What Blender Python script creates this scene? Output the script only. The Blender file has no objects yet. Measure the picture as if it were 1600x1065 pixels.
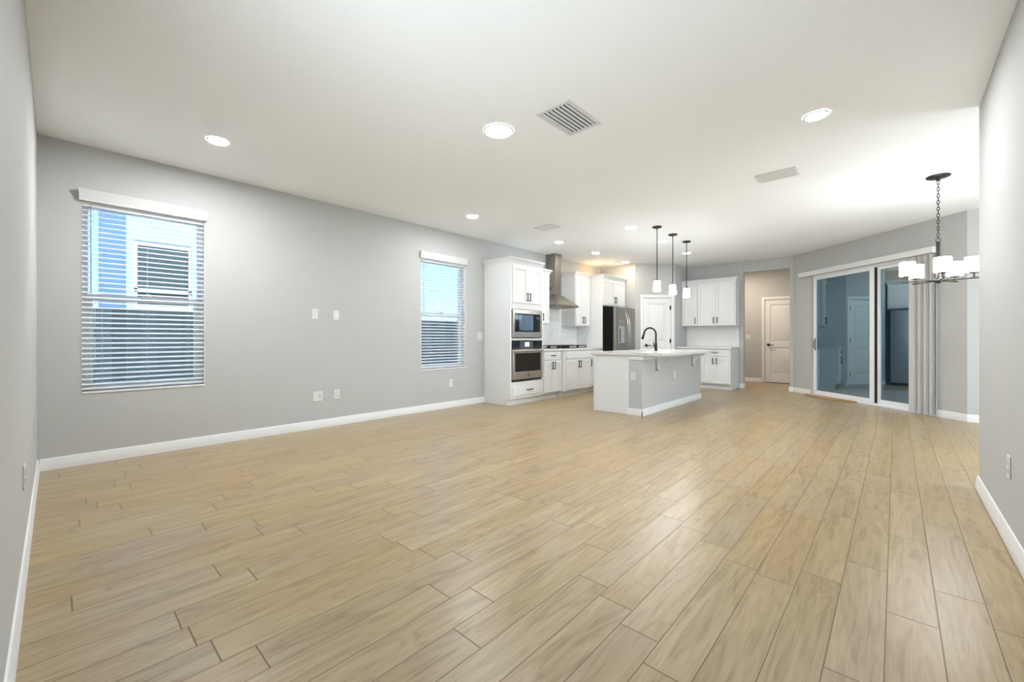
import bpy, bmesh, math, random
from mathutils import Vector, Matrix

random.seed(4)
C = bpy.context.scene.collection
SC = bpy.context.scene
PI = math.pi
R = math.radians

# ------------------------------------------------------------------ camera, world, sun, exposure
cam_d = bpy.data.cameras.new('camera')
cam = bpy.data.objects.new('camera', cam_d)
C.objects.link(cam)
cam.location = (5.13, 0.10, 1.083)
cam.rotation_euler = (R(90), 0, R(42.5))
cam_d.sensor_fit = 'HORIZONTAL'
cam_d.sensor_width = 36.0
cam_d.lens = 654.0 / 1600.0 * 36.0
cam_d.shift_y = -4.5 / 1600.0
cam_d.clip_start = 0.02
SC.camera = cam

SC.view_settings.view_transform = 'Standard'
SC.view_settings.look = 'None'
SC.view_settings.gamma = 1.0
SC.view_settings.exposure = 1.76

world = bpy.data.worlds.new('sky')
SC.world = world
world.use_nodes = True
wn = world.node_tree
wn.nodes.clear()
w_out = wn.nodes.new('ShaderNodeOutputWorld')
w_bg = wn.nodes.new('ShaderNodeBackground')
w_tc = wn.nodes.new('ShaderNodeTexCoord')
w_sep = wn.nodes.new('ShaderNodeSeparateXYZ')
w_cr = wn.nodes.new('ShaderNodeValToRGB')
wn.links.new(w_tc.outputs['Generated'], w_sep.inputs[0])
wn.links.new(w_sep.outputs['Z'], w_cr.inputs[0])
wn.links.new(w_cr.outputs[0], w_bg.inputs['Color'])
wn.links.new(w_bg.outputs[0], w_out.inputs['Surface'])
e = w_cr.color_ramp.elements
e[0].position = 0.0
e[0].color = (0.58, 0.80, 1.0, 1)
e[1].position = 0.45
e[1].color = (0.20, 0.46, 0.95, 1)
m_ = e.new(0.12)
m_.color = (0.42, 0.69, 1.0, 1)
w_bg.inputs['Strength'].default_value = 0.55

sun_d = bpy.data.lights.new('sun', 'SUN')
sun = bpy.data.objects.new('sun', sun_d)
C.objects.link(sun)
sun.rotation_euler = Vector((0.75, 0.30, 0.56)).to_track_quat('Z', 'Y').to_euler()
sun_d.energy = 1.3
sun_d.angle = R(0.6)
sun_d.color = (1.0, 0.96, 0.9)



def area_light(name, loc, target, w, h, energy, col):
    ld_ = bpy.data.lights.new(name, 'AREA')
    ld_.shape = 'RECTANGLE'
    ld_.size, ld_.size_y = w, h
    ld_.energy = energy
    ld_.color = col
    o = bpy.data.objects.new(name, ld_)
    C.objects.link(o)
    o.location = loc
    o.rotation_euler = (Vector(loc) - Vector(target)).to_track_quat('Z', 'Y').to_euler()
    return o


# light of the dining nook window, and fill light added behind the camera
area_light('nook_daylight', (8.20, 5.85, 1.3), (3.0, 6.1, 0.5), 2.2, 2.1, 41, (0.90, 0.96, 1.0))
bd = area_light('back_fill', (4.70, -0.45, 0.70), (2.0, 3.0, 3.2), 1.8, 1.0, 16, (0.92, 0.96, 1.0))
bd.data.spread = R(115)                 # added fill aimed up to brighten the ceiling, no known source there

CEIL = 2.74
LAMP = 262.0          # strength of the LED ceiling lights
PEND = 15.0           # strength of the pendant shades
CHAND = 9.0         # strength of the chandelier shades


# ------------------------------------------------------------------ materials
MATS = {}


def nt(name):
    m = bpy.data.materials.new(name)
    m.use_nodes = True
    t = m.node_tree
    b = t.nodes['Principled BSDF']
    return m, t, b


def mat(name, col, rough=0.5, metal=0.0, spec=0.5, bump=0.0, bscale=200.0, vary=0.0, vscale=4.0, emit=0.0, coat=0.0):
    m, t, b = nt(name)
    b.inputs['Base Color'].default_value = (*col, 1)
    b.inputs['Roughness'].default_value = rough
    b.inputs['Metallic'].default_value = metal
    b.inputs['Specular IOR Level'].default_value = spec
    b.inputs['Coat Weight'].default_value = coat
    tc = t.nodes.new('ShaderNodeTexCoord')
    if bump:
        n = t.nodes.new('ShaderNodeTexNoise')
        n.inputs['Scale'].default_value = bscale
        n.inputs['Detail'].default_value = 3
        t.links.new(tc.outputs['Object'], n.inputs['Vector'])
        bp = t.nodes.new('ShaderNodeBump')
        bp.inputs['Strength'].default_value = bump
        bp.inputs['Distance'].default_value = 0.002
        t.links.new(n.outputs['Fac'], bp.inputs['Height'])
        t.links.new(bp.outputs[0], b.inputs['Normal'])
    if vary:
        n = t.nodes.new('ShaderNodeTexNoise')
        n.inputs['Scale'].default_value = vscale
        n.inputs['Detail'].default_value = 4
        t.links.new(tc.outputs['Object'], n.inputs['Vector'])
        mx = t.nodes.new('ShaderNodeMixRGB')
        mx.inputs[1].default_value = (*[c * (1 - vary) for c in col], 1)
        mx.inputs[2].default_value = (*[min(1, c * (1 + vary)) for c in col], 1)
        t.links.new(n.outputs['Fac'], mx.inputs[0])
        t.links.new(mx.outputs[0], b.inputs['Base Color'])
    if emit:
        b.inputs['Emission Color'].default_value = (*col, 1)
        b.inputs['Emission Strength'].default_value = emit
    MATS[name] = m
    return m


M_WALL = mat('wall_paint', (0.49, 0.49, 0.478), 0.75, spec=0.25, bump=0.12, bscale=260)
M_CEIL = mat('ceiling_paint', (0.89, 0.90, 0.895), 0.85, spec=0.15, bump=0.25, bscale=110)
M_TRIM = mat('white_trim', (0.74, 0.74, 0.73), 0.4)
M_DOOR = mat('white_door', (0.74, 0.735, 0.72), 0.42)
M_CAB = mat('white_cabinet', (0.73, 0.73, 0.72), 0.35)
M_PLATE = mat('white_plastic', (0.68, 0.68, 0.67), 0.35)
M_VINYL = mat('white_vinyl', (0.90, 0.91, 0.92), 0.35)
M_BLIND = mat('blind_slats', (0.92, 0.93, 0.93), 0.45)
_t = M_BLIND.node_tree
_tl = _t.nodes.new('ShaderNodeBsdfTranslucent')
_tl.inputs[0].default_value = (0.92, 0.94, 0.96, 1)
_mx = _t.nodes.new('ShaderNodeMixShader')
_mx.inputs[0].default_value = 0.3
_t.links.new(_t.nodes['Principled BSDF'].outputs[0], _mx.inputs[1])
_t.links.new(_tl.outputs[0], _mx.inputs[2])
_t.links.new(_mx.outputs[0], _t.nodes['Material Output'].inputs[0])
M_QUARTZ = mat('white_quartz', (0.68, 0.68, 0.665), 0.18, vary=0.04, vscale=18)
M_BLACK = mat('matte_black_metal', (0.012, 0.011, 0.010), 0.42, metal=0.3)
M_BRONZE = mat('dark_bronze', (0.03, 0.026, 0.022), 0.38, metal=0.6)
M_BGLASS = mat('black_glass', (0.010, 0.010, 0.010), 0.06, spec=0.6)
M_OVGLASS = mat('oven_glass', (0.014, 0.012, 0.009), 0.08, spec=0.35)
M_DARK = mat('dark_gap', (0.008, 0.008, 0.008), 0.8)
M_FRIDGESIDE = mat('fridge_side', (0.006, 0.0055, 0.005), 0.6, spec=0.15)
M_SLOT = mat('outlet_slot', (0.05, 0.05, 0.05), 0.6)
M_CORD = mat('blind_cord', (0.62, 0.66, 0.68), 0.6)
M_WAND = mat('clear_grey_wand', (0.30, 0.33, 0.34), 0.25)
M_VANE = mat('vertical_vane', (0.62, 0.61, 0.585), 0.6)
M_TAN = mat('tan_wood', (0.42, 0.24, 0.09), 0.5, vary=0.15, vscale=8)
M_BRASS = mat('bronze_handle', (0.30, 0.19, 0.09), 0.4, metal=0.3)
M_SINK = mat('sink_steel', (0.55, 0.55, 0.55), 0.3, metal=1.0)
M_STUCCO = mat('pale_stucco', (0.66, 0.77, 0.88), 0.9, bump=0.4, bscale=60)
M_STUCCO2 = mat('grey_stucco', (0.28, 0.31, 0.32), 0.9, bump=0.4, bscale=60, vary=0.12, vscale=3)
M_SOIL = mat('lawn_green', (0.10, 0.16, 0.06), 0.95, vary=0.3, vscale=6)
M_NGLASS = mat('neighbour_glass', (0.10, 0.14, 0.13), 0.08, spec=0.6)
M_SOFFIT = mat('lanai_ceiling', (0.55, 0.58, 0.58), 0.9)
M_HALL = mat('hall_paint', (0.60, 0.57, 0.52), 0.75, spec=0.25)
M_LOGO = mat('badge_grey', (0.22, 0.21, 0.20), 0.3, metal=0.8)


def emitter(name, col, strength):
    m = bpy.data.materials.new(name)
    m.use_nodes = True
    t = m.node_tree
    b = t.nodes['Principled BSDF']
    b.inputs['Base Color'].default_value = (0.9, 0.9, 0.9, 1)
    b.inputs['Emission Color'].default_value = (*col, 1)
    b.inputs['Emission Strength'].default_value = strength
    return m


M_LED = emitter('led_diffuser', (0.95, 0.98, 1.0), LAMP)
M_LEDK = emitter('led_diffuser_kitchen', (0.95, 0.98, 1.0), LAMP * 0.27)
M_LEDS = emitter('led_diffuser_soft', (0.95, 0.98, 1.0), LAMP * 0.55)
M_LEDC = emitter('led_diffuser_wide', (0.95, 0.98, 1.0), LAMP * 0.34)
M_LEDW = emitter('led_diffuser_warm', (1.0, 0.86, 0.66), LAMP * 0.17)
M_SHADE = emitter('pendant_glass', (0.98, 0.99, 1.0), PEND)
M_SHADE2 = emitter('chandelier_glass', (0.98, 0.99, 1.0), CHAND)
M_SCREEN = emitter('oven_display', (0.55, 0.75, 0.80), 0.22)


def m_steel(name='brushed_steel', k=1.0, rough=0.27):
    m, t, b = nt(name)
    b.inputs['Metallic'].default_value = 1.0
    b.inputs['Roughness'].default_value = rough
    tc = t.nodes.new('ShaderNodeTexCoord')
    mp = t.nodes.new('ShaderNodeMapping')
    mp.inputs['Scale'].default_value = (4, 4, 600)
    n = t.nodes.new('ShaderNodeTexNoise')
    n.inputs['Scale'].default_value = 1.0
    n.inputs['Detail'].default_value = 2
    t.links.new(tc.outputs['Object'], mp.inputs[0])
    t.links.new(mp.outputs[0], n.inputs['Vector'])
    mx = t.nodes.new('ShaderNodeMixRGB')
    mx.inputs[1].default_value = (0.50 * k, 0.465 * k, 0.42 * k, 1)
    mx.inputs[2].default_value = (0.60 * k, 0.565 * k, 0.52 * k, 1)
    t.links.new(n.outputs['Fac'], mx.inputs[0])
    t.links.new(mx.outputs[0], b.inputs['Base Color'])
    return m


M_STEEL = m_steel()
M_FSTEEL = m_steel('refrigerator_steel', 0.58, 0.38)
M_HSTEEL = m_steel('hood_steel', 0.60, 0.30)


def m_pane(name, tint, refl, gcol=(0.9, 0.95, 1.0), rough=0.0):
    """a sheet of window glass: partly mirror, partly clear"""
    m = bpy.data.materials.new(name)
    m.use_nodes = True
    t = m.node_tree
    t.nodes.clear()
    o = t.nodes.new('ShaderNodeOutputMaterial')
    tr = t.nodes.new('ShaderNodeBsdfTransparent')
    tr.inputs[0].default_value = (*tint, 1)
    g = t.nodes.new('ShaderNodeBsdfGlossy')
    g.inputs['Color'].default_value = (*gcol, 1)
    g.inputs['Roughness'].default_value = rough
    mx = t.nodes.new('ShaderNodeMixShader')
    mx.inputs[0].default_value = refl
    t.links.new(tr.outputs[0], mx.inputs[1])
    t.links.new(g.outputs[0], mx.inputs[2])
    t.links.new(mx.outputs[0], o.inputs[0])
    return m


M_GLASS = m_pane('window_glass', (0.93, 0.96, 0.97), 0.06)
M_SLIDER = m_pane('coated_slider_glass', (0.42, 0.50, 0.55), 0.42, (0.50, 0.66, 0.74))


def nodes_math(t):
    def f(op, a, b=None, c=None):
        n = t.nodes.new('ShaderNodeMath')
        n.operation = op
        for i, v in enumerate((a, b, c)):
            if v is None:
                continue
            if isinstance(v, (int, float)):
                n.inputs[i].default_value = v
            else:
                t.links.new(v, n.inputs[i])
        return n.outputs[0]
    return f


def m_planks():
    m, t, b = nt('wood_look_plank_tile')
    F = nodes_math(t)
    tc = t.nodes.new('ShaderNodeTexCoord')
    sp = t.nodes.new('ShaderNodeSeparateXYZ')
    t.links.new(tc.outputs['Object'], sp.inputs[0])
    X, Y = sp.outputs[0], sp.outputs[1]
    W, L = 0.1487, 0.888
    u = F('DIVIDE', F('SUBTRACT', X, 5.103), W)
    row = F('FLOOR', u)
    fu = F('FRACT', u)
    wn1 = t.nodes.new('ShaderNodeTexWhiteNoise')
    wn1.noise_dimensions = '1D'
    t.links.new(F('ADD', row, 37.3), wn1.inputs['W'])
    v = F('ADD', F('DIVIDE', Y, L), wn1.outputs['Value'])
    colm = F('FLOOR', v)
    fv = F('FRACT', v)
    cb = t.nodes.new('ShaderNodeCombineXYZ')
    t.links.new(row, cb.inputs[0])
    t.links.new(colm, cb.inputs[1])
    wn2 = t.nodes.new('ShaderNodeTexWhiteNoise')
    wn2.noise_dimensions = '2D'
    t.links.new(cb.outputs[0], wn2.inputs['Vector'])
    sc = t.nodes.new('ShaderNodeSeparateColor')
    t.links.new(wn2.outputs['Color'], sc.inputs[0])
    r1, r2, r3 = sc.outputs[0], sc.outputs[1], sc.outputs[2]
    ex = F('MULTIPLY', F('MINIMUM', fu, F('SUBTRACT', 1.0, fu)), W)
    ey = F('MULTIPLY', F('MINIMUM', fv, F('SUBTRACT', 1.0, fv)), L)
    dist = F('MINIMUM', F('ADD', F('MULTIPLY', ex, 1.45), 0.0), ey)
    mr = t.nodes.new('ShaderNodeMapRange')
    mr.interpolation_type = 'SMOOTHSTEP'
    mr.inputs['From Min'].default_value = 0.0013
    mr.inputs['From Max'].default_value = 0.0036
    t.links.new(dist, mr.inputs['Value'])
    tile = mr.outputs[0]                      # 0 in the joint, 1 on the tile
    # grain coordinates, a different place in the wood for every plank
    def vec(sx, sy, k):
        c = t.nodes.new('ShaderNodeCombineXYZ')
        t.links.new(F('ADD', F('MULTIPLY', X, sx), F('MULTIPLY', r1, 61.0 * k)), c.inputs[0])
        t.links.new(F('ADD', F('MULTIPLY', Y, sy), F('MULTIPLY', r2, 47.0 * k)), c.inputs[1])
        t.links.new(F('MULTIPLY', r3, 29.0), c.inputs[2])
        return c.outputs[0]
    def noise(v_, detail, dis=0.0, rough=0.55):
        n = t.nodes.new('ShaderNodeTexNoise')
        n.inputs['Scale'].default_value = 1.0
        n.inputs['Detail'].default_value = detail
        n.inputs['Roughness'].default_value = rough
        n.inputs['Distortion'].default_value = dis
        t.links.new(v_, n.inputs['Vector'])
        return n.outputs['Fac']
    fine = noise(vec(150.0, 5.0, 1.0), 5, 0.2, 0.65)
    streak = noise(vec(30.0, 2.2, 1.0), 4, 0.8)
    big = noise(vec(8.0, 1.25, 1.0), 2, 0.7)
    rings = F('SINE', F('MULTIPLY', big, 46.0))
    rings = F('MULTIPLY', F('POWER', F('ADD', F('MULTIPLY', rings, 0.5), 0.5), 2.5), F('SUBTRACT', 1.25, streak))
    g = F('ADD', F('MULTIPLY', fine, 0.46), F('MULTIPLY', streak, 0.34))
    g = F('SUBTRACT', F('ADD', g, F('MULTIPLY', big, 0.24)), F('MULTIPLY', rings, 0.105))
    cr = t.nodes.new('ShaderNodeValToRGB')
    el = cr.color_ramp.elements
    el[0].position = 0.345
    el[0].color = (0.255, 0.177, 0.089, 1)
    el[1].position = 0.66
    el[1].color = (0.429, 0.325, 0.180, 1)
    k = el.new(0.46)
    k.color = (0.336, 0.243, 0.130, 1)
    k = el.new(0.56)
    k.color = (0.380, 0.282, 0.153, 1)
    t.links.new(g, cr.inputs[0])
    hs = t.nodes.new('ShaderNodeHueSaturation')
    t.links.new(F('ADD', 0.4975, F('MULTIPLY', r2, 0.005)), hs.inputs['Hue'])
    t.links.new(F('ADD', 0.90, F('MULTIPLY', r3, 0.16)), hs.inputs['Saturation'])
    t.links.new(F('ADD', 0.95, F('MULTIPLY', r1, 0.10)), hs.inputs['Value'])
    t.links.new(cr.outputs[0], hs.inputs['Color'])
    mx = t.nodes.new('ShaderNodeMixRGB')
    mx.inputs[1].default_value = (0.135, 0.085, 0.042, 1)
    t.links.new(tile, mx.inputs[0])
    t.links.new(hs.outputs[0], mx.inputs[2])
    t.links.new(mx.outputs[0], b.inputs['Base Color'])
    t.links.new(F('ADD', 0.235, F('MULTIPLY', fine, 0.14)), b.inputs['Roughness'])
    b.inputs['Specular IOR Level'].default_value = 0.42
    bp = t.nodes.new('ShaderNodeBump')
    bp.inputs['Strength'].default_value = 0.45
    bp.inputs['Distance'].default_value = 0.002
    h = F('ADD', tile, F('MULTIPLY', fine, 0.10))
    t.links.new(h, bp.inputs['Height'])
    t.links.new(bp.outputs[0], b.inputs['Normal'])
    return m


M_FLOOR = m_planks()


def m_brick(name, c1, mortar, bw, bh, msize, rough, axes):
    """running-bond tile; axes picks which object axes run along / up the courses"""
    m, t, b = nt(name)
    tc = t.nodes.new('ShaderNodeTexCoord')
    sp = t.nodes.new('ShaderNodeSeparateXYZ')
    cb = t.nodes.new('ShaderNodeCombineXYZ')
    t.links.new(tc.outputs['Object'], sp.inputs[0])
    t.links.new(sp.outputs[axes[0]], cb.inputs[0])
    t.links.new(sp.outputs[axes[1]], cb.inputs[1])
    br = t.nodes.new('ShaderNodeTexBrick')
    br.inputs['Scale'].default_value = 1.0
    br.inputs['Brick Width'].default_value = bw
    br.inputs['Row Height'].default_value = bh
    br.inputs['Mortar Size'].default_value = msize
    br.inputs['Color1'].default_value = (*c1, 1)
    br.inputs['Color2'].default_value = (*[c * 0.95 for c in c1], 1)
    br.inputs['Mortar'].default_value = (*mortar, 1)
    t.links.new(cb.outputs[0], br.inputs['Vector'])
    t.links.new(br.outputs['Color'], b.inputs['Base Color'])
    bp = t.nodes.new('ShaderNodeBump')
    bp.invert = True
    bp.inputs['Strength'].default_value = 0.35
    bp.inputs['Distance'].default_value = 0.002
    t.links.new(br.outputs['Fac'], bp.inputs['Height'])
    t.links.new(bp.outputs[0], b.inputs['Normal'])
    b.inputs['Roughness'].default_value = rough
    return m


M_TILE_Y = m_brick('white_subway_tile', (0.80, 0.80, 0.78), (0.75, 0.745, 0.73), 0.15, 0.075, 0.002, 0.15, (1, 2))
M_TILE_X = m_brick('white_mosaic_tile', (0.80, 0.79, 0.77), (0.70, 0.69, 0.67), 0.075, 0.04, 0.002, 0.15, (0, 2))
M_PAVER = m_brick('lanai_pavers', (0.62, 0.63, 0.65), (0.25, 0.25, 0.25), 0.22, 0.11, 0.006, 0.6, (0, 1))


def m_fence():
    m, t, b = nt('weathered_fence')
    F = nodes_math(t)
    tc = t.nodes.new('ShaderNodeTexCoord')
    sp = t.nodes.new('ShaderNodeSeparateXYZ')
    t.links.new(tc.outputs['Object'], sp.inputs[0])
    brd = F('FLOOR', F('DIVIDE', sp.outputs[1], 0.14))
    w = t.nodes.new('ShaderNodeTexWhiteNoise')
    w.noise_dimensions = '1D'
    t.links.new(brd, w.inputs['W'])
    cr = t.nodes.new('ShaderNodeValToRGB')
    cr.color_ramp.elements[0].color = (0.27, 0.26, 0.19, 1)
    cr.color_ramp.elements[1].color = (0.40, 0.385, 0.30, 1)
    t.links.new(w.outputs['Value'], cr.inputs[0])
    t.links.new(cr.outputs[0], b.inputs['Base Color'])
    b.inputs['Roughness'].default_value = 0.85
    return m


M_FENCE = m_fence()


# ------------------------------------------------------------------ mesh building helpers
class MB:
    def __init__(self, M=None):
        self.bm = bmesh.new()
        self.M = M

    def _p(self, p):
        v = Vector(p)
        return self.M @ v if self.M is not None else v

    def _f(self, vs):
        try:
            return self.bm.faces.new(vs)
        except ValueError:
            return None

    def loft(self, a, b):
        """closed solid between two equal loops of points"""
        va = [self.bm.verts.new(self._p(p)) for p in a]
        vb = [self.bm.verts.new(self._p(p)) for p in b]
        n = len(a)
        self._f(list(reversed(va)))
        self._f(vb)
        for i in range(n):
            j = (i + 1) % n
            self._f([va[i], va[j], vb[j], vb[i]])
        return self

    def box(self, x0, x1, y0, y1, z0, z1):
        return self.loft([(x0, y0, z0), (x1, y0, z0), (x1, y1, z0), (x0, y1, z0)],
                         [(x0, y0, z1), (x1, y0, z1), (x1, y1, z1), (x0, y1, z1)])

    def frus(self, a, z0, b, z1):
        return self.loft([(a[0], a[2], z0), (a[1], a[2], z0), (a[1], a[3], z0), (a[0], a[3], z0)],
                         [(b[0], b[2], z1), (b[1], b[2], z1), (b[1], b[3], z1), (b[0], b[3], z1)])

    def prism(self, pts, vec):
        v = Vector(vec)
        return self.loft(pts, [tuple(Vector(p) + v) for p in pts])

    def lathe(self, prof, c=(0, 0, 0), n=32, axis='Z', cap=True):
        rings = []
        for r, h in prof:
            ring = []
            for i in range(n):
                a = 2 * PI * i / n
                x, y = r * math.cos(a), r * math.sin(a)
                p = {'Z': (x, y, h), 'Y': (x, h, y), 'X': (h, x, y)}[axis]
                ring.append(self.bm.verts.new(self._p((p[0] + c[0], p[1] + c[1], p[2] + c[2]))))
            rings.append(ring)
        for k in range(len(rings) - 1):
            for i in range(n):
                j = (i + 1) % n
                self._f([rings[k][i], rings[k][j], rings[k + 1][j], rings[k + 1][i]])
        if cap:
            self._f(list(reversed(rings[0])))
            self._f(rings[-1])
        return self

    def tube(self, pts, r, n=10, closed=False):
        pts = [Vector(p) for p in pts]
        m = len(pts)
        rr = r if isinstance(r, (list, tuple)) else [r] * m
        rings = []
        prev = None
        for i, p in enumerate(pts):
            if closed:
                d = pts[(i + 1) % m] - pts[i - 1]
            else:
                d = pts[min(i + 1, m - 1)] - pts[max(i - 1, 0)]
            d.normalize()
            if prev is None:
                a = Vector((0, 0, 1)) if abs(d.z) < 0.9 else Vector((1, 0, 0))
                u = d.cross(a).normalized()
            else:
                u = (prev - d * prev.dot(d)).normalized()
            prev = u
            w = d.cross(u)
            rings.append([self.bm.verts.new(self._p(p + (u * math.cos(2 * PI * k / n) + w * math.sin(2 * PI * k / n)) * rr[i])) for k in range(n)])
        last = m if closed else m - 1
        for i in range(last):
            a, b = rings[i], rings[(i + 1) % m]
            for k in range(n):
                j = (k + 1) % n
                self._f([a[k], a[j], b[j], b[k]])
        if not closed:
            self._f(list(reversed(rings[0])))
            self._f(rings[-1])
        return self

    def build(self, name, material, parent=None, bevel=0.0, smooth=True, kind=None):
        bmesh.ops.recalc_face_normals(self.bm, faces=self.bm.faces)
        me = bpy.data.meshes.new(name)
        self.bm.to_mesh(me)
        self.bm.free()
        me.materials.append(material)
        if smooth:
            for p in me.polygons:
                p.use_smooth = True
            me.set_sharp_from_angle(angle=R(32))
        o = bpy.data.objects.new(name, me)
        C.objects.link(o)
        if parent is not None:
            o.parent = parent
        if bevel:
            bv = o.modifiers.new('bevel', 'BEVEL')
            bv.width = bevel
            bv.segments = 2
            bv.limit_method = 'ANGLE'
        if kind:
            o['kind'] = kind
        return o


def thing(name, label, cat, loc=(0, 0, 0), rz=0.0, group=None):
    o = bpy.data.objects.new(name, None)
    o.empty_display_size = 0.1
    C.objects.link(o)
    o.location = loc
    o.rotation_euler = (0, 0, rz)
    o['label'] = label
    o['category'] = cat
    if group:
        o['group'] = group
    return o


def tag(o, label, cat, group=None):
    o['label'] = label
    o['category'] = cat
    if group:
        o['group'] = group
    return o


def dup(root, loc, rz, label):
    """copy a thing with its parts and their sub-parts"""
    r = root.copy()
    C.objects.link(r)
    r.location = loc
    r.rotation_euler = (0, 0, rz)
    r['label'] = label
    for ch in list(root.children):
        c = ch.copy()
        C.objects.link(c)
        c.parent = r
        for g in list(ch.children):
            d = g.copy()
            C.objects.link(d)
            d.parent = c
    return r


def struct(name, mb, material, parent=None, bevel=0.0):
    return mb.build(name, material, parent, bevel, kind='structure')


def setting(name, loc=(0, 0, 0), rz=0.0):
    o = bpy.data.objects.new(name, None)
    o.empty_display_size = 0.1
    C.objects.link(o)
    o.location = loc
    o.rotation_euler = (0, 0, rz)
    o['kind'] = 'structure'
    return o


def frame_at(px, py, rz):
    return Matrix.Translation((px, py, 0)) @ Matrix.Rotation(rz, 4, 'Z')


# ------------------------------------------------------------------ room shell
T = 0.15
PD = frame_at(0.855, 8.81, R(45))        # pantry diagonal: x runs along the wall, y goes behind it
SD = frame_at(3.61, 10.17, R(-43.3))       # slider diagonal
W_N = math.hypot(1.5 - 0.855, 9.455 - 8.81)
L_S = 3.03

struct('floor', MB().box(-0.15, 8.15, -0.15, 8.092, -0.12, 0)
       .prism([(-0.15, 8.092, -0.12), (5.815, 8.092, -0.12), (3.61, 10.17, -0.12), (3.61, 12.0, -0.12), (-0.15, 12.0, -0.12)], (0, 0, 0.12)), M_FLOOR)
struct('ceiling', MB().box(-0.15, 8.15, -0.15, 8.24, CEIL, CEIL + 0.12).box(-0.15, 3.77, 8.24, 12.0, CEIL, CEIL + 0.12)
       .prism([(3.77, 8.24, CEIL), (5.9, 8.24, CEIL), (3.77, 10.25, CEIL)], (0, 0, 0.12)), M_CEIL)

W1 = (0.25, 1.118)
W2 = (3.715, 4.58)
WZ = (0.605, 2.27)
wl = MB()
wl.box(-T, 0, -T, W1[0], 0, CEIL).box(-T, 0, W1[1], W2[0], 0, CEIL).box(-T, 0, W2[1], 8.96, 0, CEIL)
for a, b in (W1, W2):
    wl.box(-T, 0, a, b, 0, WZ[0]).box(-T, 0, a, b, WZ[1], CEIL)
struct('wall_left', wl, M_WALL)
BW = (3.65, 5.45, 0.45, 2.3)             # made-up window behind the camera, added for the fill light
struct('wall_back', MB().box(0, BW[0], -T, 0, 0, CEIL).box(BW[1], 5.72, -T, 0, 0, CEIL).box(BW[0], BW[1], -T, 0, 0, BW[2]).box(BW[0], BW[1], -T, 0, BW[3], CEIL), M_WALL)
struct('wall_right', MB().box(5.57, 5.72, 0, 4.56, 0, CEIL), M_WALL, bevel=0.006)
struct('wall_nook_near', MB().box(5.72, 8.15, 4.41, 4.56, 0, CEIL), M_WALL)
NW = (4.70, 7.0, 0.2, 2.4)              # window of the dining nook
struct('wall_nook_right', MB().box(8.0, 8.15, 4.56, NW[0], 0, CEIL).box(8.0, 8.15, NW[1], 8.092, 0, CEIL).box(8.0, 8.15, NW[0], NW[1], 0, NW[2]).box(8.0, 8.15, NW[0], NW[1], NW[3], CEIL), M_WALL)
struct('wall_nook_far', MB().box(5.815, 8.15, 8.092, 8.24, 0, CEIL), M_WALL)
DO = (0.455, 2.668)                        # slider opening along its wall
DZ = 2.27
struct('wall_diagonal', MB(SD).box(0, DO[0], 0, T, 0, CEIL).box(DO[1], L_S, 0, T, 0, CEIL).box(DO[0], DO[1], 0, T, DZ, CEIL), M_WALL)
HO = (2.70, 3.545)
struct('wall_far', MB().box(1.5, HO[0], 10.17, 10.29, 0, CEIL).box(HO[1], 3.61, 10.17, 10.29, 0, CEIL).box(HO[0], HO[1], 10.17, 10.29, 2.505, CEIL), M_WALL, bevel=0.006)
struct('wall_kitchen_end', MB().box(0, 0.855, 8.81, 8.96, 0, CEIL), M_WALL)
PO = (0.18, 0.825)                       # pantry door opening along its wall
PZ = 1.985
struct('wall_pantry', MB(PD).box(0, PO[0], 0, 0.12, 0, CEIL).box(PO[1], W_N, 0, 0.12, 0, CEIL).box(PO[0], PO[1], 0, 0.12, PZ, CEIL), M_WALL)
struct('wall_pantry_side', MB().box(1.38, 1.5, 9.455, 10.29, 0, CEIL), M_WALL)
HD = (2.765, 3.535)
HZ = 2.02
struct('wall_hall_end', MB().box(1.2, HD[0], 11.85, 12.0, 0, CEIL).box(HD[1], 3.77, 11.85, 12.0, 0, CEIL).box(HD[0], HD[1], 11.85, 12.0, HZ, CEIL), M_WALL)
struct('wall_hall_right', MB().box(3.62, 3.77, 10.29, 11.85, 0, CEIL), M_WALL)
struct('wall_hall_left', MB().box(1.2, 1.35, 10.29, 11.85, 0, CEIL), M_WALL)


# ------------------------------------------------------------------ baseboards
def baseboard(name, p0, p1, inset0=0.0, inset1=0.0):
    """p0 -> p1 with the room on the right-hand side"""
    a, b = Vector((*p0, 0)), Vector((*p1, 0))
    d = (b - a).normalized()
    a = a + d * inset0
    b = b - d * inset1
    n = Vector((d.y, -d.x, 0))
    prof = [(0.0, 0.0), (0.015, 0.0), (0.015, 0.062), (0.012, 0.068), (0.012, 0.082), (0.006, 0.095), (0.0, 0.097)]
    pts = [tuple(a + n * u + Vector((0, 0, z))) for u, z in prof]
    return struct(name, MB().prism(pts, b - a), M_TRIM)


baseboard('baseboard_left', (0, 0), (0, 5.0), 0.015)
baseboard('baseboard_back', (5.57, 0), (0, 0))
baseboard('baseboard_right', (5.57, 4.56), (5.57, 0), -0.015)
baseboard('baseboard_right_end', (8.0, 4.56), (5.57, 4.56))
bm_ = SD
sl = lambda u: tuple((bm_ @ Vector((u, 0, 0)))[:2])
baseboard('baseboard_diagonal_left', sl(0), sl(DO[0] - 0.005), 0.006)
baseboard('baseboard_diagonal_right', sl(DO[1] + 0.01), sl(L_S), 0.0, -0.006)
baseboard('baseboard_nook_far', (5.815, 8.092), (8.0, 8.092))
baseboard('baseboard_far_left', (2.615, 10.17), (HO[0], 10.17), 0.0, -0.015)
baseboard('baseboard_far_right', (HO[1], 10.17), (3.61, 10.17), -0.015)
baseboard('baseboard_jamb_left', (HO[0], 10.17), (HO[0], 10.29))
baseboard('baseboard_jamb_right', (HO[1], 10.29), (HO[1], 10.17))
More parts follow.
